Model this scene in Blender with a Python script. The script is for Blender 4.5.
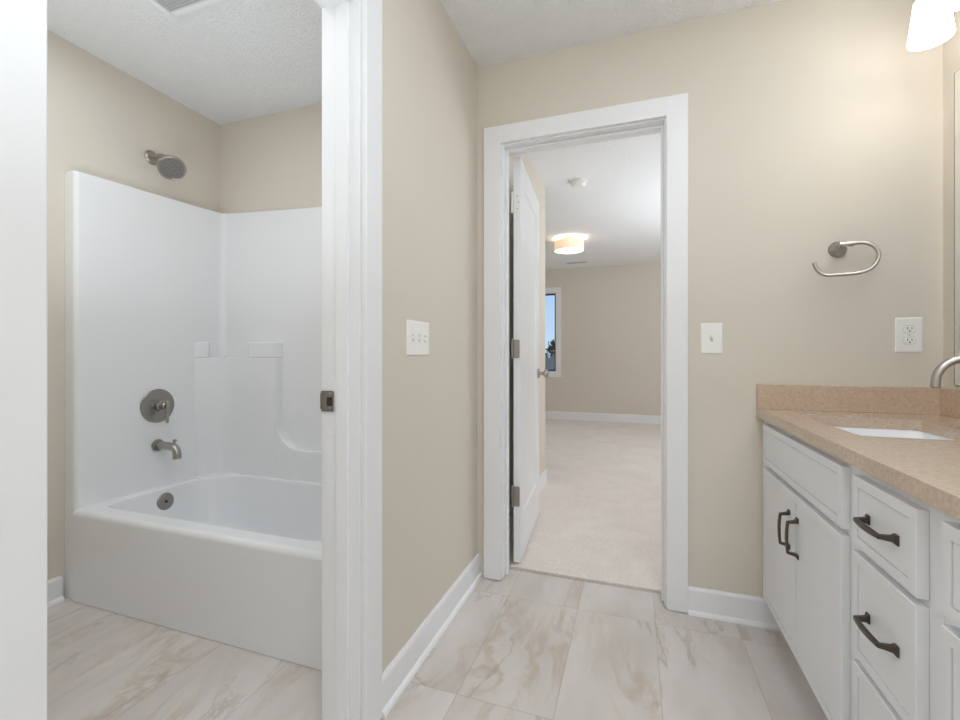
import bpy, bmesh, math, random
from mathutils import Vector, Matrix
PI = math.pi
random.seed(7)
C = bpy.context.scene.collection
for o in list(bpy.data.objects):
    bpy.data.objects.remove(o)

# ------------------------------------------------------------------ camera
CAM_H = 1.0635
cam = bpy.data.cameras.new('camera')
cam.sensor_fit = 'HORIZONTAL'; cam.sensor_width = 36.0
cam.lens = 446.97 / 960 * 36.0
cam.shift_y = (354.2 - 360.0) / 960.0
cam.clip_start = 0.02; cam.clip_end = 400
camo = bpy.data.objects.new('camera', cam); C.objects.link(camo)
camo.location = (0, 0, CAM_H); camo.rotation_euler = (PI / 2, 0, 0.3339)
sc = bpy.context.scene
sc.camera = camo
# ------------------------------------------------------------------ exposure
vs = sc.view_settings
vs.view_transform = 'Standard'; vs.look = 'None'; vs.gamma = 1.0; vs.exposure = 0.0
vs.use_curve_mapping = False
try:
    sc.cycles.max_bounces = 12; sc.cycles.diffuse_bounces = 8; sc.cycles.glossy_bounces = 6
    sc.cycles.sample_clamp_indirect = 6.0; sc.cycles.caustics_reflective = False
    sc.cycles.use_denoising = True
except Exception:
    pass
# ------------------------------------------------------------------ sky
w = bpy.data.worlds.new('sky'); sc.world = w; w.use_nodes = True
nt = w.node_tree; nt.nodes.clear()
wo = nt.nodes.new('ShaderNodeOutputWorld'); bg = nt.nodes.new('ShaderNodeBackground')
tc = nt.nodes.new('ShaderNodeTexCoord'); sx = nt.nodes.new('ShaderNodeSeparateXYZ')
cr = nt.nodes.new('ShaderNodeValToRGB')
cr.color_ramp.elements[0].position = 0.0; cr.color_ramp.elements[0].color = (0.60, 0.80, 1.0, 1)
cr.color_ramp.elements[1].position = 0.35; cr.color_ramp.elements[1].color = (0.22, 0.50, 0.95, 1)
nt.links.new(tc.outputs['Generated'], sx.inputs[0]); nt.links.new(sx.outputs['Z'], cr.inputs[0])
nt.links.new(cr.outputs[0], bg.inputs['Color']); bg.inputs['Strength'].default_value = 1.0
nt.links.new(bg.outputs[0], wo.inputs['Surface'])
sun = bpy.data.lights.new('sun', 'SUN'); sun.energy = 1.6; sun.angle = 0.01; sun.color = (1, .95, .88)
suno = bpy.data.objects.new('sun', sun); C.objects.link(suno); suno.rotation_euler = (math.radians(50), 0, math.radians(120))


def area(name, loc, rot, sx_, sy_, power, col=(1, 1, 1)):
    l = bpy.data.lights.new(name, 'AREA'); l.shape = 'RECTANGLE'; l.size = sx_; l.size_y = sy_
    l.energy = power; l.color = col
    o = bpy.data.objects.new(name, l); C.objects.link(o); o.location = loc; o.rotation_euler = rot
    return o


# unseen fill lamps added for brightness; tub-room fan lamp; bedroom window
LP = dict(bath=20, rear=7, bounce=17, tub=7.5, tubup=5.2, win=2, side=26, sideup=31, vanity=0.06, shade=6.8, bed=2.4)
#LPSET
area('bath_ceiling_fill', (0.42, .1, 2.42), (0, 0, 0), 1.0, 2.3, LP['bath'], (.835, .92, 1))  # added overhead fill, no known fixture here
area('bath_rear_fill', (0.0, -1.25, 1.30), (PI / 2, 0, PI), 1.5, 1.9, LP['rear'], (.835, .92, 1))  # added fill behind the camera; the rear wall has no opening
area('bath_up_fill', (0.30, -.15, 1.25), (PI, 0, 0), .6, .6, LP['bounce'], (.835, .92, 1))  # added lamp aimed up to brighten the bathroom ceiling
area('tub_room_light', (-1.6, 0.84, 2.40), (0, 0, 0), 0.9, 0.8, LP['tub'], (.88, .945, 1))
area('tub_room_up_fill', (-1.5, 0.75, 1.2), (PI, 0, 0), .5, .5, LP['tubup'], (.88, .945, 1))  # added lamp aimed up, lifts the tub-room walls and ceiling
area('bedroom_window_light', (-1.66, 7.15, 1.42), (-PI / 2, 0, 0), 0.86, 1.2, LP['win'], (.88, .945, 1))
area('bedroom_side_fill', (2.35, 4.6, 1.45), (0, PI / 2, 0), 1.3, 1.8, LP['side'], (.88, .945, 1))  # added side fill; the bedroom right wall has no window
area('bedroom_up_fill', (1.2, 4.2, 1.0), (PI, 0, 0), 1.0, 1.0, LP['sideup'], (.88, .945, 1))  # added upward fill for the bedroom ceiling


# ------------------------------------------------------------------ materials
def S(r, g, b):
    def f(c):
        c /= 255.0
        return c / 12.92 if c <= .04045 else ((c + .055) / 1.055) ** 2.4
    return (f(r), f(g), f(b), 1)


def mat(name, col, rough=.5, metal=0.0, spec=.5, bump=0.0, bscale=200.0, coat=0.0, var=0.0, vscale=3.0, detail=3.0, bdist=.004):
    m = bpy.data.materials.new(name); m.use_nodes = True
    t = m.node_tree; p = t.nodes['Principled BSDF']
    p.inputs['Base Color'].default_value = col; p.inputs['Roughness'].default_value = rough
    p.inputs['Metallic'].default_value = metal; p.inputs['Specular IOR Level'].default_value = spec
    p.inputs['Coat Weight'].default_value = coat; p.inputs['Coat Roughness'].default_value = .08
    g = t.nodes.new('ShaderNodeNewGeometry')
    if var > 0:
        n = t.nodes.new('ShaderNodeTexNoise'); n.inputs['Scale'].default_value = vscale; n.inputs['Detail'].default_value = 4
        t.links.new(g.outputs['Position'], n.inputs['Vector'])
        mx = t.nodes.new('ShaderNodeMix'); mx.data_type = 'RGBA'
        a = tuple(c * (1 - var) for c in col[:3]) + (1,); b = tuple(min(1, c * (1 + var)) for c in col[:3]) + (1,)
        mx.inputs[6].default_value = a; mx.inputs[7].default_value = b
        t.links.new(n.outputs['Fac'], mx.inputs[0]); t.links.new(mx.outputs[2], p.inputs['Base Color'])
    if bump > 0:
        n2 = t.nodes.new('ShaderNodeTexNoise'); n2.inputs['Scale'].default_value = bscale; n2.inputs['Detail'].default_value = detail
        t.links.new(g.outputs['Position'], n2.inputs['Vector'])
        b2 = t.nodes.new('ShaderNodeBump'); b2.inputs['Strength'].default_value = bump; b2.inputs['Distance'].default_value = bdist
        t.links.new(n2.outputs['Fac'], b2.inputs['Height']); t.links.new(b2.outputs[0], p.inputs['Normal'])
    return m


M_wall = mat('beige_wall_paint', (0.672, 0.622, 0.545, 1), .65, bump=.06, bscale=260, var=.01, vscale=2)
M_wallbed = M_wall
M_ceil = mat('textured_ceiling_paint', (0.88, 0.89, 0.91, 1), .85, bump=1.0, bscale=110, detail=4, bdist=.011)
M_trim = mat('white_trim_paint', (0.82, 0.828, 0.848, 1), .38)
M_gel = mat('white_gelcoat', (0.82, 0.828, 0.845, 1), .16, coat=.25)
M_cab = mat('white_cabinet_paint', (0.765, 0.775, 0.80, 1), .42)
M_plate = mat('white_plastic', (0.86, 0.855, 0.84, 1), .35)
M_dark = mat('dark_slot', (.02, .02, .02, 1), .7)
M_nick = mat('brushed_nickel', (0.43, 0.405, 0.375, 1), .30, metal=1, bump=.02, bscale=400)
M_nickd = mat('satin_nickel', (0.34, 0.32, 0.30, 1), .36, metal=1, bump=.02, bscale=400)
M_pull = mat('dark_bronze', (0.10, 0.085, 0.070, 1), .34, metal=.85, bump=.02, bscale=300)
M_hinge_w = mat('painted_hinge', (0.82, 0.82, 0.81, 1), .4)
M_porc = mat('white_porcelain', (0.88, 0.885, 0.9, 1), .1, coat=.3)
M_wood_gap = mat('dark_cabinet_gap', (.10, .10, .10, 1), .8)
M_grille = mat('vent_grey_white', (0.72, 0.72, 0.73, 1), .5)
M_roofout = mat('grey_shingles', (0.17, 0.14, 0.11, 1), .9, var=.5, vscale=6)
M_siding = mat('pale_siding', (0.55, 0.55, 0.55, 1), .8, var=.05)
M_lawn = mat('lawn', (0.07, 0.11, 0.03, 1), .95, var=.4, vscale=.8)
M_leaf = mat('tree_leaves', (0.035, 0.06, 0.025, 1), .8, var=.5, vscale=2)
M_bark = mat('tree_bark', (0.09, 0.07, 0.05, 1), .9, var=.3, vscale=8)


def mirror_mat():
    m = mat('mirror_silver', (0.93, 0.94, 0.93, 1), .015, metal=1)
    return m


M_mirror = mirror_mat()


def glow(name, col, strength, base=(.95, .93, .9, 1), rough=.35):
    m = mat(name, base, rough)
    p = m.node_tree.nodes['Principled BSDF']
    p.inputs['Emission Color'].default_value = col; p.inputs['Emission Strength'].default_value = strength
    return m


M_shade = glow('lit_frosted_glass', (1, .97, .92, 1), LP['shade'])
M_drum = glow('lit_fabric_drum', (1, .66, .36, 1), 0.55, base=(.85, .78, .68, 1), rough=.8)
M_diff = glow('lit_diffuser', (1, .90, .72, 1), 2.2)
M_fanlens = glow('lit_fan_lens', (1, .99, .97, 1), 4.0)


for m_ in (M_drum, M_diff, M_fanlens):
    m_.cycles.emission_sampling = 'NONE'


def glass_mat():
    m = bpy.data.materials.new('window_glass'); m.use_nodes = True
    t = m.node_tree; t.nodes.clear()
    out = t.nodes.new('ShaderNodeOutputMaterial'); mx = t.nodes.new('ShaderNodeMixShader')
    tr = t.nodes.new('ShaderNodeBsdfTransparent'); gl = t.nodes.new('ShaderNodeBsdfGlossy'); gl.inputs['Roughness'].default_value = .02
    mx.inputs[0].default_value = .05
    t.links.new(tr.outputs[0], mx.inputs[1]); t.links.new(gl.outputs[0], mx.inputs[2]); t.links.new(mx.outputs[0], out.inputs[0])
    return m


M_glass = glass_mat()


def tile_mat():
    TX, TY, OX, OY = .3015, .598, -.527, 1.297
    m = bpy.data.materials.new('marble_look_tile'); m.use_nodes = True
    t = m.node_tree; p = t.nodes['Principled BSDF']; N = t.nodes.new; L = t.links.new

    def math_(op, a, b=None, c=None):
        n = N('ShaderNodeMath'); n.operation = op
        for i, v in enumerate((a, b, c)):
            if v is None: continue
            if isinstance(v, (int, float)): n.inputs[i].default_value = v
            else: L(v, n.inputs[i])
        return n.outputs[0]
    g = N('ShaderNodeNewGeometry'); s = N('ShaderNodeSeparateXYZ'); L(g.outputs['Position'], s.inputs[0])
    u = math_('DIVIDE', math_('SUBTRACT', s.outputs[0], OX), TX); v = math_('DIVIDE', math_('SUBTRACT', s.outputs[1], OY), TY)
    fu = math_('FRACT', u); fv = math_('FRACT', v)
    du = math_('MULTIPLY', math_('MINIMUM', fu, math_('SUBTRACT', 1.0, fu)), TX)
    dv = math_('MULTIPLY', math_('MINIMUM', fv, math_('SUBTRACT', 1.0, fv)), TY)
    d = math_('MINIMUM', du, dv)
    mr = N('ShaderNodeMapRange'); mr.inputs['From Min'].default_value = .0007; mr.inputs['From Max'].default_value = .0019
    mr.inputs['To Min'].default_value = 1; mr.inputs['To Max'].default_value = 0; L(d, mr.inputs['Value'])
    grout = mr.outputs[0]
    cid = N('ShaderNodeCombineXYZ'); L(math_('FLOOR', u), cid.inputs[0]); L(math_('FLOOR', v), cid.inputs[1])
    wn = N('ShaderNodeTexWhiteNoise'); wn.noise_dimensions = '3D'; L(cid.outputs[0], wn.inputs['Vector'])
    sc_ = N('ShaderNodeVectorMath'); sc_.operation = 'SCALE'; sc_.inputs['Scale'].default_value = 23.0; L(wn.outputs['Color'], sc_.inputs[0])
    ad = N('ShaderNodeVectorMath'); ad.operation = 'ADD'; L(g.outputs['Position'], ad.inputs[0]); L(sc_.outputs[0], ad.inputs[1])
    mp = N('ShaderNodeMapping'); mp.inputs['Rotation'].default_value = (0, 0, .65); mp.inputs['Scale'].default_value = (3.0, 1.05, 1)
    L(ad.outputs[0], mp.inputs[0])

    def noise(scale, detail, rough=.55, dist=0.0, vec=mp.outputs[0]):
        n = N('ShaderNodeTexNoise'); n.inputs['Scale'].default_value = scale; n.inputs['Detail'].default_value = detail
        n.inputs['Roughness'].default_value = rough; n.inputs['Distortion'].default_value = dist; L(vec, n.inputs['Vector'])
        return n.outputs['Fac']

    def rng(val, a, b, c=0, d_=1):
        r = N('ShaderNodeMapRange'); r.inputs['From Min'].default_value = a; r.inputs['From Max'].default_value = b
        r.inputs['To Min'].default_value = c; r.inputs['To Max'].default_value = d_; L(val, r.inputs['Value'])
        return r.outputs[0]
    cloud = rng(noise(1.6, 5), .32, .70)
    vein = rng(math_('ABSOLUTE', math_('SUBTRACT', noise(1.5, 7, .60, .45), .5)), 0.0, .020, 1, 0)
    vmask = rng(noise(1.1, 2), .47, .62)
    vein2 = rng(math_('ABSOLUTE', math_('SUBTRACT', noise(2.4, 6, .6, .6), .47)), 0.0, .055, 1, 0)
    vmask2 = rng(noise(1.7, 3), .44, .64)
    fine = noise(60, 4, .6, 0, g.outputs['Position'])

    def mix(fac, a, b):
        n = N('ShaderNodeMix'); n.data_type = 'RGBA'
        if isinstance(fac, (int, float)): n.inputs[0].default_value = fac
        else: L(fac, n.inputs[0])
        for i, q in ((6, a), (7, b)):
            if isinstance(q, tuple): n.inputs[i].default_value = q
            else: L(q, n.inputs[i])
        return n.outputs[2]
    c = mix(cloud, (0.575, 0.53, 0.50, 1), (0.72, 0.685, 0.665, 1))
    c = mix(math_('MULTIPLY', math_('MULTIPLY', vein2, vmask2), .72), c, (0.50, 0.415, 0.325, 1))
    c = mix(math_('MULTIPLY', math_('MULTIPLY', vein, vmask), .62), c, (0.36, 0.315, 0.27, 1))
    c = mix(rng(fine, .62, .78, 0, .16), c, (0.40, 0.37, 0.34, 1))
    c = mix(math_('MULTIPLY', grout, .55), c, (0.33, 0.315, 0.30, 1))
    L(c, p.inputs['Base Color'])
    p.inputs['Roughness'].default_value = .34
    b = N('ShaderNodeBump'); b.inputs['Strength'].default_value = .25; b.inputs['Distance'].default_value = .002; b.invert = True
    L(grout, b.inputs['Height']); L(b.outputs[0], p.inputs['Normal'])
    return m


M_tile = tile_mat()


def carpet_mat():
    m = mat('beige_carpet', (0.56, 0.48, 0.405, 1), .95)
    t = m.node_tree; p = t.nodes['Principled BSDF']; N = t.nodes.new; L = t.links.new
    p.inputs['Sheen Weight'].default_value = .15
    g = N('ShaderNodeNewGeometry')
    a = N('ShaderNodeTexNoise'); a.inputs['Scale'].default_value = 240; a.inputs['Detail'].default_value = 3; L(g.outputs['Position'], a.inputs['Vector'])
    b = N('ShaderNodeTexNoise'); b.inputs['Scale'].default_value = 3.5; b.inputs['Detail'].default_value = 3; b.inputs['Distortion'].default_value = 1.5; L(g.outputs['Position'], b.inputs['Vector'])
    m1 = N('ShaderNodeMix'); m1.data_type = 'RGBA'; m1.inputs[6].default_value = (0.68, 0.61, 0.565, 1); m1.inputs[7].default_value = (0.96, 0.89, 0.83, 1)
    r = N('ShaderNodeMapRange'); r.inputs['From Min'].default_value = .3; r.inputs['From Max'].default_value = .7; L(a.outputs['Fac'], r.inputs['Value'])
    L(r.outputs[0], m1.inputs[0])
    m2 = N('ShaderNodeMix'); m2.data_type = 'RGBA'; m2.blend_type = 'MULTIPLY'; m2.inputs[0].default_value = 1
    r2 = N('ShaderNodeValToRGB'); r2.color_ramp.elements[0].position = .35; r2.color_ramp.elements[0].color = (.93, .93, .93, 1)
    r2.color_ramp.elements[1].position = .65; r2.color_ramp.elements[1].color = (1, 1, 1, 1); L(b.outputs['Fac'], r2.inputs[0])
    L(m1.outputs[2], m2.inputs[6]); L(r2.outputs[0], m2.inputs[7]); L(m2.outputs[2], p.inputs['Base Color'])
    bp = N('ShaderNodeBump'); bp.inputs['Strength'].default_value = .6; bp.inputs['Distance'].default_value = .006
    L(a.outputs['Fac'], bp.inputs['Height']); L(bp.outputs[0], p.inputs['Normal'])
    return m


M_carpet = carpet_mat()


def quartz_mat():
    m = mat('tan_quartz', (0.40, 0.30, 0.225, 1), .13, coat=.2)
    t = m.node_tree; p = t.nodes['Principled BSDF']; N = t.nodes.new; L = t.links.new
    g = N('ShaderNodeNewGeometry')
    a = N('ShaderNodeTexNoise'); a.inputs['Scale'].default_value = 110; a.inputs['Detail'].default_value = 6; a.inputs['Roughness'].default_value = .65; L(g.outputs['Position'], a.inputs['Vector'])
    vo = N('ShaderNodeTexVoronoi'); vo.inputs['Scale'].default_value = 75; L(g.outputs['Position'], vo.inputs['Vector'])
    c1 = N('ShaderNodeMix'); c1.data_type = 'RGBA'; c1.inputs[6].default_value = (0.50, 0.385, 0.292, 1); c1.inputs[7].default_value = (0.62, 0.49, 0.38, 1)
    r = N('ShaderNodeMapRange'); r.inputs['From Min'].default_value = .36; r.inputs['From Max'].default_value = .64; L(a.outputs['Fac'], r.inputs['Value']); L(r.outputs[0], c1.inputs[0])
    r2 = N('ShaderNodeMapRange'); r2.inputs['From Min'].default_value = .12; r2.inputs['From Max'].default_value = .2
    r2.inputs['To Min'].default_value = 1; r2.inputs['To Max'].default_value = 0; L(vo.outputs['Distance'], r2.inputs['Value'])
    s = N('ShaderNodeSeparateColor'); L(vo.outputs['Color'], s.inputs[0])
    gt = N('ShaderNodeMath'); gt.operation = 'GREATER_THAN'; gt.inputs[1].default_value = .72; L(s.outputs[0], gt.inputs[0])
    ml = N('ShaderNodeMath'); ml.operation = 'MULTIPLY'; L(gt.outputs[0], ml.inputs[0]); L(r2.outputs[0], ml.inputs[1])
    ml2 = N('ShaderNodeMath'); ml2.operation = 'MULTIPLY'; ml2.inputs[1].default_value = .55; L(ml.outputs[0], ml2.inputs[0])
    c2 = N('ShaderNodeMix'); c2.data_type = 'RGBA'; c2.inputs[7].default_value = (0.74, 0.64, 0.54, 1)
    L(ml2.outputs[0], c2.inputs[0]); L(c1.outputs[2], c2.inputs[6]); L(c2.outputs[2], p.inputs['Base Color'])
    return m


M_quartz = quartz_mat()


# ------------------------------------------------------------------ mesh helpers
def obj(name, bm, m, parent=None, smooth=0.6, loc=None):
    bmesh.ops.recalc_face_normals(bm, faces=bm.faces)
    me = bpy.data.meshes.new(name); bm.to_mesh(me); bm.free()
    me.materials.append(m)
    if smooth:
        me.polygons.foreach_set('use_smooth', [True] * len(me.polygons))
        me.set_sharp_from_angle(angle=smooth)
    o = bpy.data.objects.new(name, me); C.objects.link(o)
    if smooth:
        wm = o.modifiers.new('normals', 'WEIGHTED_NORMAL'); wm.keep_sharp = True; wm.weight = 80
    if parent is not None:
        o.parent = parent
        pm = world_of(parent)
        o.matrix_parent_inverse = pm.inverted()
    return o


def world_of(o):
    m = Matrix.LocRotScale(o.location, o.rotation_euler, o.scale)
    if o.parent is not None:
        return world_of(o.parent) @ o.matrix_parent_inverse @ m
    return m


def thing(name, label, cat, loc, group=None):
    o = bpy.data.objects.new(name, None); C.objects.link(o); o.location = loc
    o.empty_display_size = .1
    o['label'] = label; o['category'] = cat
    if group: o['group'] = group
    return o


def tag(o, label, cat, group=None):
    o['label'] = label; o['category'] = cat
    if group: o['group'] = group
    return o


def struct(o):
    o['kind'] = 'structure'; return o


def BM(): return bmesh.new()


def box(bm, lo, hi, bev=0.0, seg=2):
    x0, y0, z0 = lo; x1, y1, z1 = hi
    vs_ = [bm.verts.new(p) for p in ((x0, y0, z0), (x1, y0, z0), (x1, y1, z0), (x0, y1, z0), (x0, y0, z1), (x1, y0, z1), (x1, y1, z1), (x0, y1, z1))]
    fs = [bm.faces.new([vs_[i] for i in f]) for f in ((0, 3, 2, 1), (4, 5, 6, 7), (0, 1, 5, 4), (1, 2, 6, 5), (2, 3, 7, 6), (3, 0, 4, 7))]
    if bev > 0:
        es = list({e for f in fs for e in f.edges})
        bmesh.ops.bevel(bm, geom=es, offset=bev, segments=seg, profile=.5, affect='EDGES')
    return bm


def frame_axes(d):
    d = Vector(d).normalized()
    a = Vector((0, 0, 1)) if abs(d.z) < .9 else Vector((1, 0, 0))
    u = d.cross(a).normalized(); v = d.cross(u).normalized()
    return u, v


def lathe(bm, prof, origin, axis, n=32, cap=True):
    """prof: list of (r, t) along axis"""
    d = Vector(axis).normalized(); u, v = frame_axes(d); o = Vector(origin)
    rings = []
    for r, t in prof:
        if r < 1e-6:
            rings.append([bm.verts.new(o + d * t)])
        else:
            rings.append([bm.verts.new(o + d * t + u * (r * math.cos(2 * PI * k / n)) + v * (r * math.sin(2 * PI * k / n))) for k in range(n)])
    for a, b in zip(rings, rings[1:]):
        for k in range(n):
            k2 = (k + 1) % n
            if len(a) == 1 and len(b) == 1: continue
            if len(a) == 1: bm.faces.new([a[0], b[k], b[k2]])
            elif len(b) == 1: bm.faces.new([a[k], a[k2], b[0]])
            else: bm.faces.new([a[k], a[k2], b[k2], b[k]])
    if cap:
        for r_ in (rings[0], rings[-1]):
            if len(r_) > 2: bm.faces.new(r_)
    return bm


def tube(bm, pts, rad, n=14, cap=True, aspect=1.0):
    pts = [Vector(p) for p in pts]
    if not isinstance(rad, (list, tuple)): rad = [rad] * len(pts)
    rings = []; u = None
    for i, p in enumerate(pts):
        d = (pts[min(i + 1, len(pts) - 1)] - pts[max(i - 1, 0)]).normalized()
        if u is None: u, v = frame_axes(d)
        else:
            u = (u - d * u.dot(d)).normalized(); v = d.cross(u).normalized()
        rings.append([bm.verts.new(p + u * (rad[i] * math.cos(2 * PI * k / n)) + v * (rad[i] * aspect * math.sin(2 * PI * k / n))) for k in range(n)])
    for a, b in zip(rings, rings[1:]):
        for k in range(n):
            bm.faces.new([a[k], a[(k + 1) % n], b[(k + 1) % n], b[k]])
    if cap:
        bm.faces.new(rings[0]); bm.faces.new(rings[-1])
    return bm


def smooth_path(pts, sub=6):
    P = [Vector(p) for p in pts]; out = []
    for i in range(len(P) - 1):
        p0 = P[max(i - 1, 0)]; p1 = P[i]; p2 = P[i + 1]; p3 = P[min(i + 2, len(P) - 1)]
        for k in range(sub):
            t = k / sub
            out.append(.5 * ((2 * p1) + (-p0 + p2) * t + (2 * p0 - 5 * p1 + 4 * p2 - p3) * t * t + (-p0 + 3 * p1 - 3 * p2 + p3) * t ** 3))
    out.append(P[-1]); return out


def prism(bm, poly, axis, a0, a1):
    """poly: list of 2-D points in the plane of the two other axes (in x,y,z order), extruded along axis"""
    def P(q, t):
        return {0: (t, q[0], q[1]), 1: (q[0], t, q[1]), 2: (q[0], q[1], t)}[axis]
    A = [bm.verts.new(P(q, a0)) for q in poly]; B = [bm.verts.new(P(q, a1)) for q in poly]
    n = len(poly)
    bm.faces.new(A); bm.faces.new(B)
    for k in range(n): bm.faces.new([A[k], A[(k + 1) % n], B[(k + 1) % n], B[k]])
    return bm


def panel_leaf(bm, P, w_, h_, t_, m_, rec=.008, slope=.006, bev=.002, both=False, groove=0.0):
    """shaker leaf. P(u,v,n) -> point; front at n=0, back at n=t_; margins m_=(left,right,bottom,top)"""
    def ring(u0, u1, v0, v1, n):
        return [bm.verts.new(P(u, v, n)) for u, v in ((u0, v0), (u1, v0), (u1, v1), (u0, v1))]

    def band(a, b):
        for k in range(4): bm.faces.new([a[k], a[(k + 1) % 4], b[(k + 1) % 4], b[k]])

    def face(n0, sgn):
        l, r, b, t = m_
        r0 = ring(0, w_, 0, h_, n0 + sgn * bev); r1 = ring(bev, w_ - bev, bev, h_ - bev, n0)
        r2 = ring(l, w_ - r, b, h_ - t, n0)
        band(r0, r1); band(r1, r2)
        if groove > 0:       # narrow groove round a nearly flush panel
            ra = ring(l, w_ - r, b, h_ - t, n0 + sgn * groove); g_ = .0022
            rb = ring(l + g_, w_ - r - g_, b + g_, h_ - t - g_, n0 + sgn * groove)
            r3 = ring(l + g_, w_ - r - g_, b + g_, h_ - t - g_, n0 + sgn * rec)
            band(r2, ra); band(ra, rb); band(rb, r3)
        else:
            r3 = ring(l + slope, w_ - r - slope, b + slope, h_ - t - slope, n0 + sgn * rec); band(r2, r3)
        bm.faces.new(r3)
        return r0
    f = face(0, 1)
    if both:
        k = face(t_, -1)
    else:
        k = ring(0, w_, 0, h_, t_); bm.faces.new(k)
    band(f, k)
    return bm


# ------------------------------------------------------------------ dimensions
XP, XR, YB, CE = -.716, 1.027, 2.025, 2.44      # partition face, right wall face, back wall face, ceiling
XPT = -.830                                     # partition, tub-room face
XTL = -2.355                                    # tub room left wall face
YR = -1.35                                      # rear wall face
YBB = 2.14                                      # bedroom face of back wall
YF, XBL, XBR = 7.25, -2.95, 2.45                # bedroom far, left, right
XH = -.70                                       # bedroom closet wall face
JL, JR, JT = -.5895, .117, 2.048                 # doorway opening (jamb faces, head)
TN, TF, TT = .3595, 1.054, 2.045                 # tub-room doorway (near jamb, far jamb, head)

# ------------------------------------------------------------------ shell
bm = BM(); box(bm, (-2.5, YR - .15, -.12), (XR + .15, 2.1395, 0)); struct(obj('floor', bm, M_tile, smooth=0))
bm = BM(); box(bm, (-3.1, 2.1455, -.12), (2.6, YF + .12, .011)); struct(obj('floor_bedroom', bm, M_carpet, smooth=0))
bm = BM(); box(bm, (JL, 2.138, -.03), (JR, 2.147, -.004)); struct(obj('trim_3', bm, mat('carpet_edge_shade', (.10, .075, .055, 1), .9), smooth=0))  # dark strip colours in the shade along the carpet edge
bm = BM(); box(bm, (XP - .06, YR - .15, CE), (XR + .15, 2.08, CE + .12)); struct(obj('ceiling', bm, M_ceil, smooth=0))
bm = BM(); box(bm, (-2.5, .1, CE), (XP - .06, 2.08, CE + .12)); struct(obj('ceiling_tub_room', bm, M_ceil, smooth=0))
bm = BM(); box(bm, (-3.1, 2.08, CE), (2.6, YF + .12, CE + .12)); struct(obj('ceiling_bedroom', bm, M_ceil, smooth=0))

bm = BM()      # wall with the bedroom doorway, from the tub room to the right wall
box(bm, (JR + .02, YB, 0), (XR + .12, YBB, CE)); box(bm, (XTL - .12, YB, 0), (JL - .02, YBB, CE)); box(bm, (JL - .02, YB, JT + .02), (JR + .02, YBB, CE))
struct(obj('wall_back', bm, M_wall, smooth=0))
bm = BM(); box(bm, (XR, YR - .12, 0), (XR + .12, YB, CE)); struct(obj('wall_right', bm, M_wall, smooth=0))
bm = BM(); box(bm, (XP - .12, YR - .12, 0), (XR, YR, CE)); struct(obj('wall_rear', bm, M_wall, smooth=0))
bm = BM()      # partition with the tub-room doorway
box(bm, (XPT, YR, 0), (XP, TN - .02, CE)); box(bm, (XPT, TF + .02, 0), (XP, YB, CE)); box(bm, (XPT, TN - .02, TT + .02), (XP, TF + .02, CE))
struct(obj('wall_left', bm, M_wall, smooth=0))
bm = BM(); box(bm, (XTL - .12, .2, 0), (XTL, YB, CE)); struct(obj('wall_tub_left', bm, M_wall, smooth=0))
bm = BM(); box(bm, (XTL, .2, 0), (XPT, .30, CE)); struct(obj('wall_tub_front', bm, M_wall, smooth=0))
# bedroom
WX0, WX1, WZ0, WZ1 = -2.13, -1.205, .775, 2.065
bm = BM()
box(bm, (XBL - .1, YF, 0), (WX0, YF + .12, CE)); box(bm, (WX1, YF, 0), (XBR + .12, YF + .12, CE))
box(bm, (WX0, YF, 0), (WX1, YF + .12, WZ0)); box(bm, (WX0, YF, WZ1), (WX1, YF + .12, CE))
struct(obj('wall_bedroom_far', bm, M_wallbed, smooth=0))
bm = BM(); box(bm, (XBR, YBB, 0), (XBR + .12, YF, CE)); box(bm, (XR + .12, YB, 0), (XBR + .12, YBB, CE)); struct(obj('wall_bedroom_right', bm, M_wallbed, smooth=0))
bm = BM(); box(bm, (XH - .115, YBB, 0), (XH, 3.66, CE)); box(bm, (XBL, 3.545, 0), (XH - .115, 3.66, CE)); struct(obj('wall_bedroom_closet', bm, M_wallbed, smooth=0))
bm = BM(); box(bm, (XBL - .12, 3.545, 0), (XBL, YF, CE)); struct(obj('wall_bedroom_left', bm, M_wallbed, smooth=0))


# ------------------------------------------------------------------ baseboards
def bb_profile(h=.107, t=.014, shoe=True):
    p = [(0, 0)]
    if shoe:
        r = .017
        p += [(t + r * .75, 0)] + [(t + r * .75 * math.cos(a), r * math.sin(a)) for a in [PI / 2 * k / 5 for k in range(1, 6)]]
    else:
        p += [(t, 0)]
    p += [(t, h - .014), (t - .003, h - .006), (t - .007, h), (0, h)]
    return p


def baseboard(name, p0, p1, nrm, h=.107, shoe=True, z=0.0):
    p0 = Vector((p0[0], p0[1], z)); p1 = Vector((p1[0], p1[1], z)); n = Vector((nrm[0], nrm[1], 0))
    bm = BM(); pr = bb_profile(h, shoe=shoe)
    A = [bm.verts.new(p0 + n * a + Vector((0, 0, b))) for a, b in pr]; B = [bm.verts.new(p1 + n * a + Vector((0, 0, b))) for a, b in pr]
    k = len(pr); bm.faces.new(A); bm.faces.new(B)
    for i in range(k): bm.faces.new([A[i], A[(i + 1) % k], B[(i + 1) % k], B[i]])
    return struct(obj(name, bm, M_trim, smooth=.5))


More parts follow.
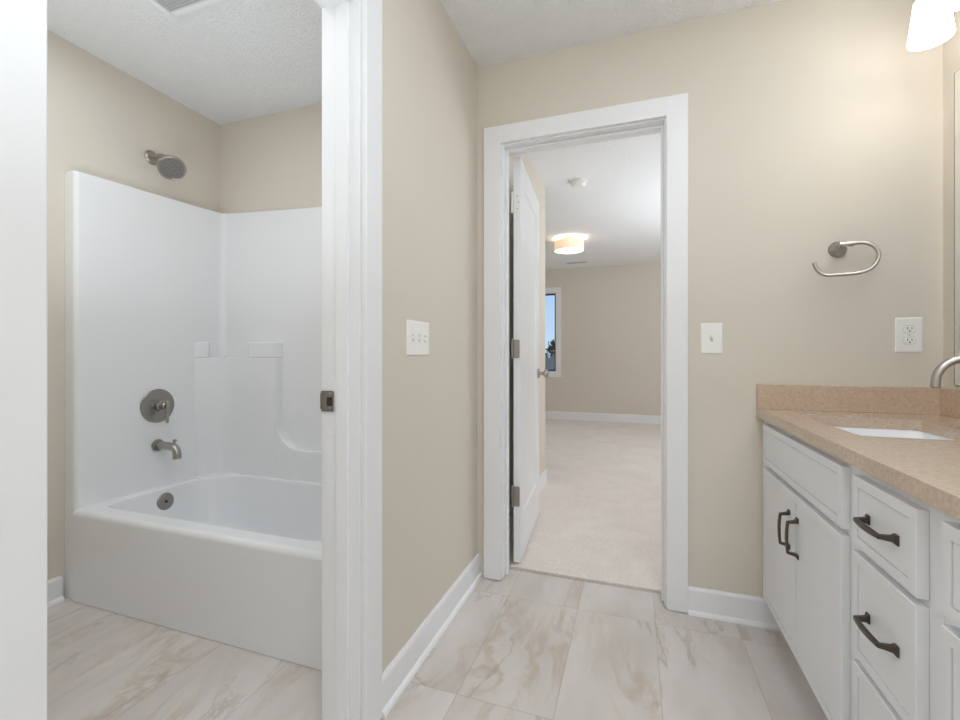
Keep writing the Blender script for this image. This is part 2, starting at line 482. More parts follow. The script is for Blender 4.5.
CW = .0825   # casing width
baseboard('baseboard_left', (XP, TF + .006 + CW, 0), (XP, YB), (1, 0))
baseboard('baseboard_back', (JR + .006 + CW, YB), (.60, YB), (0, -1))
baseboard('baseboard_tub_left', (XTL, .30), (XTL, 1.236), (1, 0), h=.104)
baseboard('baseboard_tub_front', (XTL, .30), (XPT - .02, .30), (0, 1))
baseboard('baseboard_bedroom_far', (XBL, YF), (XBR, YF), (0, -1), h=.125, shoe=False, z=.011)
baseboard('baseboard_bedroom_closet', (XH, YBB + .02), (XH, 3.66), (1, 0), h=.11, shoe=False, z=.011)
baseboard('baseboard_bedroom_return', (XH, 3.66), (XBL, 3.66), (0, 1), h=.11, shoe=False, z=.011)
baseboard('baseboard_rear', (XP, YR), (XR, YR), (0, 1))

# ------------------------------------------------------------------ bathroom / bedroom doorway trim
CT = .018
bm = BM()
for s in (0, 1):       # bathroom side casing: legs with butt head
    pass
xl0, xl1 = JL - .006 - CW, JL - .006; xr0, xr1 = JR + .006, JR + .006 + CW; zt0, zt1 = JT + .006, JT + .006 + CW - .002
box(bm, (xl0, YB - CT, .003), (xl1, YB, zt1), .0016, 1); box(bm, (xr0, YB - CT, .003), (xr1, YB, zt1), .0016, 1)
box(bm, (xl1 - .001, YB - CT, zt0), (xr0 + .001, YB, zt1), .0016, 1)
t1 = struct(obj('trim_1', bm, M_trim))
bm = BM()              # jamb
box(bm, (JL - .018, YB + .0005, .003), (JL, YBB + .001, JT)); box(bm, (JR, YB + .0005, .003), (JR + .018, YBB + .001, JT))
box(bm, (JL - .018, YB + .0005, JT), (JR + .018, YBB + .001, JT + .018))
obj('jamb', bm, M_trim, t1, smooth=0)
bm = BM()              # stop
ys0, ys1 = YB + .042, YB + .078
box(bm, (JL, ys0, .003), (JL + .011, ys1, JT), .002); box(bm, (JR - .011, ys0, .003), (JR, ys1, JT), .002); box(bm, (JL + .011, ys0, JT - .011), (JR - .011, ys1, JT), .002)
obj('door_stop', bm, M_trim, t1)
bm = BM()              # bedroom side casing
box(bm, (xl0, YBB, .012), (xl1, YBB + CT, zt1), .002); box(bm, (xr0, YBB, .012), (xr1, YBB + CT, zt1), .002); box(bm, (xl1, YBB, zt0), (xr0, YBB + CT, zt1), .002)
obj('bedroom_casing', bm, M_trim, t1)

# ------------------------------------------------------------------ tub room doorway trim
bm = BM()
yf0, yf1 = TF + .006, TF + .006 + CW; yn1, yn0 = TN - .006, TN - .006 - CW
box(bm, (XP, yf0, .003), (XP + CT, yf1, zt1), .0016, 1); box(bm, (XP, yn0, .003), (XP + CT, yn1, zt1), .0016, 1); box(bm, (XP, yn1 - .001, zt0), (XP + CT, yf0 + .001, zt1), .0016, 1)
t2 = struct(obj('trim_2', bm, M_trim))
bm = BM()
box(bm, (XPT - .0005, TF, .003), (XP - .0005, TF + .018, TT)); box(bm, (XPT - .0005, TN - .018, .003), (XP - .0005, TN, TT)); box(bm, (XPT - .0005, TN - .018, TT), (XP - .0005, TF + .018, TT + .018))
obj('jamb', bm, M_trim, t2, smooth=0)
bm = BM()
xs0, xs1 = -.787, -.748
box(bm, (xs0, TF - .011, .003), (xs1, TF, TT), .002); box(bm, (xs0, TN, .003), (xs1, TN + .011, TT), .002); box(bm, (xs0, TN + .011, TT - .011), (xs1, TF - .011, TT), .002)
obj('door_stop', bm, M_trim, t2)
bm = BM()
box(bm, (XPT - CT, yf0, .003), (XPT, yf1, zt1), .0016, 1); box(bm, (XPT - CT, yn0 + .03, .003), (XPT, yn1, zt1), .0016, 1); box(bm, (XPT - CT, yn1, zt0), (XPT, yf0, zt1), .0016, 1)
obj('tub_room_casing', bm, M_trim, t2)
bm = BM()              # strike plate, with lip wrapping the casing edge
box(bm, (-.842, TF - .0022, .902), (-.800, TF, .960), .004, 3)
box(bm, (-.8465, TF - .0022, .908), (-.840, TF + .006, .954), .001)
sp = obj('strike_plate', bm, M_nickd, t2)
bm = BM(); box(bm, (-.823, TF - .0028, .918), (-.804, TF - .0015, .942)); obj('latch_hole', bm, M_dark, sp)
for z in (.910, .952):
    bm = BM(); lathe(bm, [(.0042, 0), (.0036, .0008), (0, .0008)], (-.813, TF - .0022, z), (0, -1, 0), 12); obj('screw', bm, M_nick, sp)

# ------------------------------------------------------------------ bedroom door, standing open
A = Vector((-.540, 2.1716, 0)); B = Vector((-.593, 2.899, 0)); dd = (B - A).normalized(); DW = (B - A).length
nn = Vector((-dd.y, dd.x, 0))           # towards the closet wall (back face)
DZ, DH = .024, 2.028


def DP(u, v, n): return A + dd * u + nn * n + Vector((0, 0, DZ + v))


bm = BM(); panel_leaf(bm, DP, DW, DH, .035, (.115, .118, .215, .125), rec=.009, slope=.012, bev=.0015, both=True)
door = struct(obj('door_1', bm, M_trim, smooth=.3))


def hinge(zc, m, h=.10):
    bm = BM()       # leaf let into the hinge edge of the door (edge plane u=0), knuckle at the jamb side
    def HP(n, z, u): return A + dd * u + nn * n + Vector((0, 0, z))
    for n0, n1, z0, z1 in ((.004, .034, zc - h / 2, zc + h / 2),):
        pts = []
        r = .007
        for (cx_, cz_, a0) in ((n0 + r, z0 + r, PI), (n0 + r, z1 - r, PI / 2)):
            for k in range(5):
                a = a0 + (PI / 2) * k / 4 if cz_ < zc else a0 + (PI / 2) * k / 4
                pts.append((cx_ + r * math.cos(a), cz_ + r * math.sin(a)))
        lo = pts[:5]; hi = pts[5:]
        poly = lo + [(n1, z0), (n1, z1)] + hi
        F = [bm.verts.new(HP(a, b, -.0028)) for a, b in poly]; K = [bm.verts.new(HP(a, b, .0004)) for a, b in poly]
        bm.faces.new(F); bm.faces.new(K)
        for k in range(len(poly)): bm.faces.new([F[k], F[(k + 1) % len(poly)], K[(k + 1) % len(poly)], K[k]])
    kc = A + nn * .041 + dd * -.006
    lathe(bm, [(0, -.004), (.003, -.004), (.0062, 0), (.0062, h), (.003, h + .004), (0, h + .004)], kc + Vector((0, 0, zc - h / 2)), (0, 0, 1), 14)
    hg = obj('hinge', bm, m, door)
    for dz in (-.032, 0, .032):
        b2 = BM(); lathe(b2, [(.0035, 0), (.003, .0008), (0, .0008)], HP(.016 if dz else .010, zc + dz, -.0028), -dd, 10); obj('screw', b2, M_nickd, hg)
    return hg


hinge(1.822, M_hinge_w); hinge(1.090, M_nickd, .092); hinge(.353, M_nickd)
for side in (1, -1):
    q = A + dd * (DW - .070) + nn * (0 if side == 1 else .035) + Vector((0, 0, .940)); ax = -nn * side
    bm = BM(); lathe(bm, [(.031, 0), (.032, .003), (.031, .007), (.026, .010), (.014, .011)], q, ax, 28)
    kn = obj('door_knob', bm, M_nick, door)
    bm = BM(); lathe(bm, [(.0115, .009), (.0105, .030), (.013, .036), (.0235, .041), (.027, .048), (.0265, .058), (.022, .064), (0, .066)], q, ax, 28)
    obj('knob', bm, M_nick, kn)

# ------------------------------------------------------------------ bedroom window
bm = BM(); cw = .08
box(bm, (WX0 - cw, YF - .018, WZ0 - cw), (WX0, YF, WZ1 + cw), .002); box(bm, (WX1, YF - .018, WZ0 - cw), (WX1 + cw - .004, YF, WZ1 + cw), .002)
box(bm, (WX0, YF - .018, WZ1), (WX1, YF, WZ1 + cw), .002); box(bm, (WX0, YF - .018, WZ0 - cw), (WX1, YF, WZ0), .002)
win = struct(obj('window_1', bm, M_trim))
bm = BM(); e = .012
box(bm, (WX0, YF, WZ0), (WX0 + e, YF + .10, WZ1)); box(bm, (WX1 - e, YF, WZ0), (WX1, YF + .10, WZ1)); box(bm, (WX0 + e, YF, WZ1 - e), (WX1 - e, YF + .10, WZ1)); box(bm, (WX0 + e, YF, WZ0), (WX1 - e, YF + .10, WZ0 + e))
obj('window_jamb', bm, M_trim, win)
bm = BM(); a = .012; b = .035
box(bm, (WX0 + a, YF + .05, WZ0 + a), (WX0 + b, YF + .085, WZ1 - a)); box(bm, (WX1 - b, YF + .05, WZ0 + a), (WX1 - a, YF + .085, WZ1 - a))
box(bm, (WX0 + b, YF + .05, WZ1 - b), (WX1 - b, YF + .085, WZ1 - a)); box(bm, (WX0 + b, YF + .05, WZ0 + a), (WX1 - b, YF + .085, WZ0 + b))
obj('window_sash', bm, mat('dark_window_sash', (.08, .085, .08, 1), .5), win)
bm = BM(); box(bm, (WX0 + .03, YF + .064, WZ0 + .03), (WX1 - .03, YF + .068, WZ1 - .03)); obj('window_pane', bm, M_glass, win, smooth=0)

# ------------------------------------------------------------------ outside the bedroom window
bm = BM(); box(bm, (-60, 9, -3.4), (40, 120, -3.0)); struct(obj('ground_lawn', bm, M_lawn, smooth=0))
bm = BM()
hx0, hx1, hy0, hy1 = -13.0, -1.0, 21.5, 32.5
box(bm, (hx0 + .4, hy0 + .6, -3.0), (hx1 - .4, hy1 - .6, -.35))
house = tag(obj('neighbour_house', bm, M_siding, smooth=0), 'grey shingled house seen through the bedroom window below blue sky', 'house')
bm = BM(); ym = (hy0 + hy1) / 2
prism(bm, [(hy0, -.35), (hy1, -.35), (ym, .95)], 0, hx0, hx1); obj('roof', bm, M_roofout, house, smooth=0)
bm = BM(); lathe(bm, [(.06, 0), (.06, .22), (.09, .22), (.09, .30), (0, .33)], (-4.85, ym - .4, .80), (0, 0, 1), 14); obj('roof_vent', bm, M_plate, house)


def tree(x, y, h, r, label):
    t = thing('tree', label, 'tree', (x, y, -3.0), 'trees beyond the neighbour house')
    bm = BM(); tube(bm, [(x, y, -3), (x + .1, y, -3 + h * .4), (x, y, -3 + h * .8)], [.2, .14, .05], 8); obj('trunk', bm, M_bark, t)
    bm = BM(); rnd = random.Random(int(x * 10))
    for k in range(420):
        th = rnd.uniform(0, 2 * PI); ph = math.acos(rnd.uniform(-1, 1)); rr = r * rnd.uniform(.55, 1.0)
        c = Vector((x + rr * math.sin(ph) * math.cos(th), y + rr * math.sin(ph) * math.sin(th), -3 + h - r + rr * math.cos(ph)))
        u = Vector((rnd.gauss(0, 1), rnd.gauss(0, 1), rnd.gauss(0, 1))).normalized() * .34; v, _ = frame_axes(u); v = v * .24
        bm.faces.new([bm.verts.new(c + u), bm.verts.new(c + v), bm.verts.new(c - u), bm.verts.new(c - v)])
    obj('crown', bm, M_leaf, t, smooth=0)


tree(-9.6, 40, 5.2, 1.5, 'small dark leafy tree beyond the shingled roof, in the middle of the window pane')
tree(-6.2, 40, 5.6, 1.5, 'small dark leafy tree beyond the shingled roof, at the visible window frame edge')

# ------------------------------------------------------------------ bathtub with surround
tub = thing('bathtub', 'white one-piece bathtub with tall surround walls filling the tub alcove', 'bathtub', (-1.6, 1.62, 0))
TX0, TX1, TY0, TY1, DZK = -2.292, -.90, 1.242, 1.990, .390


def rrect(x0, x1, y0, y1, rs, n=10):
    """rounded rect ccw from lower-left; rs=(ll,lr,ur,ul)"""
    out = []
    for (cx_, cy_, a0, r) in ((x0 + rs[0], y0 + rs[0], PI, rs[0]), (x1 - rs[1], y0 + rs[1], 1.5 * PI, rs[1]), (x1 - rs[2], y1 - rs[2], 0, rs[2]), (x0 + rs[3], y1 - rs[3], .5 * PI, rs[3])):
        for k in range(n + 1):
            a = a0 + PI / 2 * k / n
            out.append((cx_ + r * math.cos(a), cy_ + r * math.sin(a)))
    return out


bm = BM()
loops = []
R = .022


def addloop(pts, z): loops.append([bm.verts.new((x, y, z)) for x, y in pts])


# apron and rim: outer shell from floor up, over a rounded front edge, then down into the basin
addloop(rrect(TX0, TX1, TY0, TY1, (.004,) * 4), .002)
addloop(rrect(TX0, TX1, TY0, TY1, (.004,) * 4), DZK - R)
for k in range(1, 6):
    a = PI / 2 * k / 5
    d = R * (1 - math.cos(a))
    addloop(rrect(TX0, TX1, TY0 + d, TY1, (.004,) * 4), DZK - R + R * math.sin(a))
bx0, bx1, by0, by1 = -2.242, -.955, 1.330, 1.920
rs = (.075, .20, .30, .22)
addloop(rrect(bx0 - .012, bx1 + .012, by0 - .012, by1 + .012, tuple(r + .012 for r in rs)), DZK)
for k in range(1, 5):
    a = PI / 2 * k / 4
    d = .012 * (1 - math.sin(a)); addloop(rrect(bx0 - d, bx1 + d, by0 - d, by1 + d, tuple(r + d for r in rs)), DZK - .014 * (1 - math.cos(a)))
for ins, z in ((.008, .33), (.022, .25), (.045, .15), (.065, .095), (.095, .065), (.14, .055)):
    addloop(rrect(bx0 + ins, bx1 - ins * 2.2, by0 + ins * .8, by1 - ins * .8, rs), z)
for a, b in zip(loops, loops[1:]):
    n = len(a)
    for k in range(n): bm.faces.new([a[k], a[(k + 1) % n], b[(k + 1) % n], b[k]])
bm.faces.new(loops[-1]); bm.faces.new(loops[0])
obj('tub_shell', bm, M_gel, tub, smooth=.7)

# surround: left, back and right wall panels with coved inner corners and a rounded front edge
SX, SY, SXR = -2.285, 1.985, -.905
def ztop_left(y): return 1.859 + .029 * (y - 1.25) / (SY - 1.25)
def ztop_back(x):
    t = (x - SX) / (SXR - SX)
    return 1.888 - .029 * min(1, t / .45) if t < .8 else 1.859 + .029 * (t - .8) / .2
path = []   # plan of inner face, with z of the top
FR = .018
for k in range(6):
    a = PI / 2 * k / 5
    path.append((SX - FR + FR * math.sin(a) - .0, 1.251 + FR * (1 - math.cos(a)), 1.859))
for y in (1.40, 1.55, 1.70, 1.85): path.append((SX, y, ztop_left(y)))
cr_ = .035
for k in range(7):
    a = PI - PI / 2 * k / 6
    path.append((SX + cr_ + cr_ * math.cos(a), SY - cr_ + cr_ * math.sin(a), 1.888))
for x in (-2.1, -1.95, -1.8, -1.6, -1.4, -1.2, -1.05): path.append((x, SY, ztop_back(x)))
for k in range(7):
    a = PI / 2 - PI / 2 * k / 6
    path.append((SXR - cr_ + cr_ * math.cos(a), SY - cr_ + cr_ * math.sin(a), 1.888))
for y in (1.85, 1.70, 1.55, 1.40): path.append((SXR, y, ztop_left(y)))
for k in range(6):
    a = PI / 2 - PI / 2 * k / 5
    path.append((SXR + FR - FR * math.sin(a), 1.251 + FR * (1 - math.cos(a)), 1.859))
outer = []
for x, y, z in path:
    ox = x; oy = y
    if x <= SX + .06: ox = XTL + .001
    if x >= SXR - .06: ox = XPT - .001
    if y >= SY - .036 : oy = YB - .001
    outer.append((ox, oy))
bm = BM(); zb = .002
Vi0 = [bm.verts.new((x, y, zb if True else 0)) for x, y, z in path]
Vi1 = [bm.verts.new((x, y, z - .008)) for x, y, z in path]
cxm, cym = -1.6, 1.5
Vi2 = []
for (x, y, z), (ox, oy) in zip(path, outer):
    d = Vector((ox - x, oy - y)); L_ = d.length; d = d / L_ if L_ > 1e-5 else Vector((0, 0))
    Vi2.append(bm.verts.new((x + d.x * .006, y + d.y * .006, z)))
Vo1 = [bm.verts.new((ox, oy, z)) for (x, y, z), (ox, oy) in zip(path, outer)]
Vo0 = [bm.verts.new((ox, oy, zb)) for ox, oy in outer]
n = len(path)
for a, b in ((Vi0, Vi1), (Vi1, Vi2), (Vi2, Vo1), (Vo1, Vo0), (Vo0, Vi0)):
    for k in range(n - 1):
        try: bm.faces.new([a[k], a[k + 1], b[k + 1], b[k]])
        except ValueError: pass
for k in (0, n - 1):
    try: bm.faces.new([Vi0[k], Vi1[k], Vi2[k], Vo1[k], Vo0[k]])
    except ValueError: pass
obj('surround', bm, M_gel, tub, smooth=.7)

# moulded corner shelf and ledge on the back wall of the surround
YS = 1.940
left_prof = [(SX - .004, 1.800), (SX + .010, 1.815), (SX + .022, 1.850), (SX + .048, 1.900), (SX + .085, 1.930), (SX + .13, YS)]
bm = BM(); prism(bm, left_prof + [(-1.868, YS), (-1.856, YS + .010), (-1.848, SY + .004), (SX - .004, SY + .004)], 2, DZK - .01, 1.045)
prism(bm, [(SX - .004, 1.800), (SX + .010, 1.815), (SX + .022, 1.850), (SX + .030, 1.868), (SX + .010, 1.885), (SX - .004, 1.90)], 2, 1.0452, 1.130)
prism(bm, [(-2.050, SY + .004), (-2.058, YS + .02), (-2.048, YS), (-1.868, YS), (-1.856, YS + .010), (-1.848, SY + .004)], 2, 1.0452, 1.130)
led = [(-1.862, DZK - .01), (-1.862, .72), (-1.850, .72)]
for k in range(9):
    a = PI + PI / 2 * k / 8
    led.append((-1.850 + .15 + .15 * math.cos(a), .700 + .15 * math.sin(a)))
led += [(-1.0, .550), (SXR, .550), (SXR, DZK - .01)]
prism(bm, led, 1, YS, SY + .004)
sh = obj('soap_shelf', bm, M_gel, tub, smooth=.7)
bv = sh.modifiers.new('edge', 'BEVEL'); bv.width = .005; bv.segments = 3; bv.limit_method = 'ANGLE'; bv.angle_limit = .9
wn_ = sh.modifiers.new('normals2', 'WEIGHTED_NORMAL'); wn_.keep_sharp = True
bm = BM(); lathe(bm, [(0, .002), (.075, .002), (.085, .010), (.090, .010), (.092, .004), (.090, 0), (0, 0)], (-2.15, 1.962, 1.0455), (0, 0, 1), 32)
for v in bm.verts: v.co.y = 1.962 + (v.co.y - 1.962) * .22
obj('soap_dish', bm, M_gel, sh, smooth=.8)
# overflow plate on the basin end wall
bm = BM(); lathe(bm, [(.042, 0), (.043, .006), (.040, .010), (0, .012)], (-2.238, 1.606, .322), (1, 0, .10), 32)
ov = obj('overflow_plate', bm, M_nickd, tub); 
bm = BM(); lathe(bm, [(.006, 0), (.006, .003), (0, .0035)], (-2.226, 1.606, .3232), (1, 0, .10), 14); obj('screw', bm, M_dark, ov)
bm = BM(); lathe(bm, [(.030, 0), (.030, .004), (.020, .006), (0, .004)], (-2.06, 1.62, .0555), (0, 0, 1), 24); obj('drain', bm, M_nick, tub)

# valve trim
v = thing('shower_valve', 'round nickel shower valve with lever handle on the tub wall, above the spout', 'shower valve', (SX, 1.603, .80))
bm = BM(); lathe(bm, [(.084, 0), (.085, .004), (.082, .008), (.060, .011), (.045, .012)], (SX, 1.603, .803), (1, 0, 0), 48); obj('escutcheon', bm, M_nickd, v)
bm = BM(); lathe(bm, [(.026, .010), (.026, .034), (.019, .036), (.019, .062), (.016, .066), (0, .066)], (SX, 1.603, .803), (1, 0, 0), 32); obj('hub', bm, M_nick, v)
bm = BM(); tube(bm, [(SX + .070, 1.603, .829), (SX + .071, 1.603, .826), (SX + .071, 1.603, .724), (SX + .070, 1.603, .720)], [.0055, .0078, .0072, .005], 14); obj('lever', bm, M_nick, v)
# spout
v = thing('tub_spout', 'nickel tub spout with diverter knob below the shower valve', 'tub spout', (SX, 1.603, .60))
bm = BM(); lathe(bm, [(.030, 0), (.031, .004), (.029, .010), (.022, .012)], (SX, 1.603, .603), (1, 0, 0), 32); obj('flange', bm, M_nickd, v)
bm = BM(); tube(bm, smooth_path([(SX + .006, 1.603, .603), (SX + .06, 1.603, .604), (SX + .105, 1.603, .602), (SX + .128, 1.603, .590), (SX + .136, 1.603, .566), (SX + .137, 1.603, .545)], 5), .0195, 20); obj('spout', bm, M_nick, v)
bm = BM(); lathe(bm, [(.006, 0), (.006, .016), (.009, .018), (.009, .026), (0, .028)], (SX + .118, 1.603, .612), (.15, 0, 1), 14); obj('diverter_knob', bm, M_nick, v)
# shower head
v = thing('shower', 'round nickel shower head on a bent arm high on the tub wall', 'shower head', (XTL, 1.626, 2.075))
bm = BM(); lathe(bm, [(.035, 0), (.036, .004), (.029, .013), (.013, .018)], (XTL, 1.622, 2.076), (1, 0, 0), 28); obj('flange', bm, M_nick, v)
bm = BM(); tube(bm, smooth_path([(XTL + .004, 1.622, 2.076), (XTL + .04, 1.623, 2.081), (XTL + .078, 1.625, 2.076), (XTL + .108, 1.628, 2.052), (XTL + .128, 1.630, 2.026)], 6), .0098, 14); obj('arm', bm, M_nick, v)
hc = Vector((XTL + .128, 1.630, 2.026)); hd = Vector((.66, -.34, -.67)).normalized()
bm = BM(); lathe(bm, [(0, -.012), (.014, -.010), (.016, .004), (.022, .012), (.054, .026), (.062, .034), (.062, .045), (.057, .048), (.055, .046), (0, .046)], hc, hd, 40); hd_o = obj('shower_head', bm, M_nick, v)
bm = BM(); u_, v_ = frame_axes(hd)
for ring, cnt in ((.010, 6), (.019, 10), (.028, 16), (.037, 22), (.047, 28)):
    for k in range(cnt):
        a = 2 * PI * k / cnt; c = hc + hd * .046 + u_ * ring * math.cos(a) + v_ * ring * math.sin(a)
        lathe(bm, [(.0022, 0), (.0018, .0022), (0, .0024)], c, hd, 6)
nz = obj('nozzles', bm, M_dark, hd_o); nz['kind'] = 'stuff'
bm = BM(); lathe(bm, [(.006, 0), (.005, .012), (0, .014)], hc + hd * .040 + Vector((.012, .0, -.054)), (.2, .1, -1), 10); obj('spray_lever', bm, M_nick, hd_o)

# exhaust fan in the tub room ceiling
FX0, FX1, FY0, FY1 = -1.768, -1.44, .965, 1.298
v = thing('exhaust_fan', 'white square exhaust fan grille with light in the tub room ceiling', 'ceiling fan grille', ((FX0 + FX1) / 2, (FY0 + FY1) / 2, CE))
bm = BM()
fw = .022
for lo, hi in (((FX0, FY0), (FX0 + fw, FY1)), ((FX1 - fw, FY0), (FX1, FY1)), ((FX0 + fw, FY0), (FX1 - fw, FY0 + fw)), ((FX0 + fw, FY1 - fw), (FX1 - fw, FY1))):
    box(bm, (lo[0], lo[1], CE - .022), (hi[0], hi[1], CE), .004)
obj('frame', bm, M_trim, v)
bm = BM(); nx = 26
for k in range(nx):
    x = FX0 + fw + (FX1 - FX0 - 2 * fw) * (k + .5) / nx
    box(bm, (x - .0027, FY0 + fw, CE - .014), (x + .0027, FY1 - fw, CE - .009))
for k in range(nx):
    y = FY0 + fw + (FY1 - FY0 - 2 * fw) * (k + .5) / nx
    box(bm, (FX0 + fw, y - .0027, CE - .014), (FX1 - fw, y + .0027, CE - .009))
gr = obj('grille', bm, M_grille, v); 
bm = BM(); box(bm, (FX0 + .10, FY0 + .05, CE - .008), (FX1 - .05, FY1 - .10, CE - .004)); obj('light_lens', bm, M_fanlens, v)
bm = BM(); box(bm, (FX0 + .01, FY0 + .01, CE - .003), (FX1 - .01, FY1 - .01, CE)); obj('backing', bm, M_grille, v)


# ------------------------------------------------------------------ switches and outlet
def toggle_parts(parent, P, up):
    """P(a,b,n): a across, b up, n out of the wall"""
    bm = BM(); c = [P(a, b, n) for n in (.0045, .0052) for a, b in ((-.0052, -.012), (.0052, -.012), (.0052, .012), (-.0052, .012))]
    vv = [bm.verts.new(q) for q in c]
    for f in ((0, 1, 2, 3), (4, 5, 6, 7), (0, 1, 5, 4), (1, 2, 6, 5), (2, 3, 7, 6), (3, 0, 4, 7)): bm.faces.new([vv[i] for i in f])
    sl = obj('toggle_slot', bm, mat_slot, parent, smooth=0)
    s = 1 if up else -1
    bm = BM()
    base = [P(a, b, .004) for a, b in ((-.0042, -.006), (.0042, -.006), (.0042, .006), (-.0042, .006))]
    tip = [P(a, b + s * .0075, .0165) for a, b in ((-.0034, -.0035), (.0034, -.0035), (.0034, .0035), (-.0034, .0035))]
    b_ = [bm.verts.new(q) for q in base]; t_ = [bm.verts.new(q) for q in tip]
    bm.faces.new(b_); bm.faces.new(t_)
    for k in range(4): bm.faces.new([b_[k], b_[(k + 1) % 4], t_[(k + 1) % 4], t_[k]])
    obj('toggle', bm, M_plate, parent, smooth=0)
    for z in (-.030, .030):
        bm = BM(); lathe(bm, [(.0032, 0), (.0026, .0012), (0, .0014)], P(0, z, .0048), Vector(P(0, 0, 1)) - Vector(P(0, 0, 0)), 10); obj('screw', bm, M_plate, parent)


mat_slot = mat('shadowed_slot_plastic', (.50, .49, .47, 1), .6)


def plate(bm, P, w_, h_):
    r0 = [(-w_ / 2, -h_ / 2), (w_ / 2, -h_ / 2), (w_ / 2, h_ / 2), (-w_ / 2, h_ / 2)]
    def ring(ins, n): return [bm.verts.new(P(a - math.copysign(ins, a), b - math.copysign(ins, b), n)) for a, b in r0]
    R_ = [ring(0, 0), ring(0, .002), ring(.0015, .0036), ring(.006, .0050)]
    for a, b in zip(R_, R_[1:]):
        for k in range(4): bm.faces.new([a[k], a[(k + 1) % 4], b[(k + 1) % 4], b[k]])
    bm.faces.new(R_[0]); bm.faces.new(R_[-1])
    return bm


def back_P(cx_, cz_): return lambda a, b, n: (cx_ + a, YB - n, cz_ + b)
def left_P(cy_, cz_): return lambda a, b, n: (XP + n, cy_ + a, cz_ + b)


P = back_P(.2935, 1.1275)
v = thing('light_switch', 'white single toggle switch plate beside the bedroom door casing', 'light switch', (.2935, YB, 1.1275))
bm = BM(); plate(bm, P, .079, .124); obj('plate', bm, M_plate, v, smooth=.4); toggle_parts(v, P, True)
v = thing('light_switch', 'white wide three-toggle switch plate on the partition wall beside the tub room doorway', 'light switch', (XP, 1.4035, 1.119))
P = left_P(1.4035, 1.119)
bm = BM(); plate(bm, P, .166, .119); obj('plate', bm, M_plate, v, smooth=.4)
for k in (-1, 0, 1):
    toggle_parts(v, (lambda kk: (lambda a, b, n: P(a + kk * .046, b, n)))(k), k < 1)
v = thing('outlet', 'white duplex outlet plate above the back wall backsplash', 'power outlet', (.930, YB, 1.133))
P = back_P(.930, 1.133)
bm = BM(); plate(bm, P, .078, .124); obj('plate', bm, M_plate, v, smooth=.4)
for s in (1, -1):
    bm = BM(); pts = []
    for k in range(28):
        a = 2 * PI * k / 28; q = (.0172 * math.cos(a), max(-.0125, min(.0125, .0172 * math.sin(a)))); pts.append((q[0], q[1] + s * .0205))
    F = [bm.verts.new(P(a, b, .0072)) for a, b in pts]; K = [bm.verts.new(P(a, b, .004)) for a, b in pts]
    bm.faces.new(F)
    for k in range(28): bm.faces.new([F[k], F[(k + 1) % 28], K[(k + 1) % 28], K[k]])
    rc = obj('receptacle', bm, M_plate, v, smooth=.5)
    bm = BM(); F = [bm.verts.new(P(a * 1.07, s * .0205 + (b - s * .0205) * 1.09, .0056)) for a, b in pts]; K = [bm.verts.new(P(a * 1.07, s * .0205 + (b - s * .0205) * 1.09, .004)) for a, b in pts]
    bm.faces.new(F)
    for k in range(28): bm.faces.new([F[k], F[(k + 1) % 28], K[(k + 1) % 28], K[k]])
    obj('receptacle_seam', bm, mat_slot, rc, smooth=0)
    bm = BM()
    for xx, hh in ((-.0062, .0085), (.0062, .0068)):
        p0 = P(xx - .0011, s * .0205 + .003 - hh / 2, .0076); p1 = P(xx + .0011, s * .0205 + .003 + hh / 2, .0068)
        box(bm, tuple(min(a, b) for a, b in zip(p0, p1)), tuple(max(a, b) for a, b in zip(p0, p1)))
    lathe(bm, [(.0026, 0), (.0026, .0006), (0, .0006)], P(0, s * .0205 - .0068, .0071), (0, -1, 0), 12)
    obj('slots', bm, M_dark, rc, smooth=0)
bm = BM(); lathe(bm, [(.0028, 0), (.0022, .0014), (0, .0015)], P(0, 0, .0048), (0, -1, 0), 10); obj('screw', bm, M_nick, v)

# ------------------------------------------------------------------ towel ring
v = thing('towel_ring', 'nickel open-ended towel ring on the back wall above the light switches height', 'towel ring', (.718, YB, 1.457))
v['label'] = 'brushed nickel open-ended towel ring mounted on the back wall'
bm = BM(); lathe(bm, [(.029, 0), (.0295, .005), (.027, .010), (.019, .016), (.013, .024), (.012, .030)], (.717, YB, 1.457), (0, -1, 0), 36); obj('rosette', bm, M_nick, v)
bm = BM(); tube(bm, [(.715, YB - .024, 1.457), (.718, YB - .050, 1.459), (.722, YB - .068, 1.461)], [.012, .0108, .0108], 16)
tube(bm, [(.700, YB - .062, 1.460), (.742, YB - .062, 1.4635)], .0105, 16); obj('post', bm, M_nick, v)
rp = [(.712, 1.461), (.732, 1.4625), (.765, 1.464), (.785, 1.460), (.803, 1.448), (.815, 1.430), (.8175, 1.412), (.810, 1.389), (.797, 1.373), (.780, 1.362), (.753, 1.355), (.710, 1.353), (.672, 1.352), (.653, 1.356), (.639, 1.367), (.629, 1.384), (.6245, 1.402)]
bm = BM(); tube(bm, smooth_path([(x, YB - .062, z) for x, z in rp], 4), .0064, 14); obj('ring', bm, M_nick, v)

# ------------------------------------------------------------------ vanity
XC = .457         # face of doors and drawer fronts
XF = .476         # face frame
CB, CTZ = .112, .818


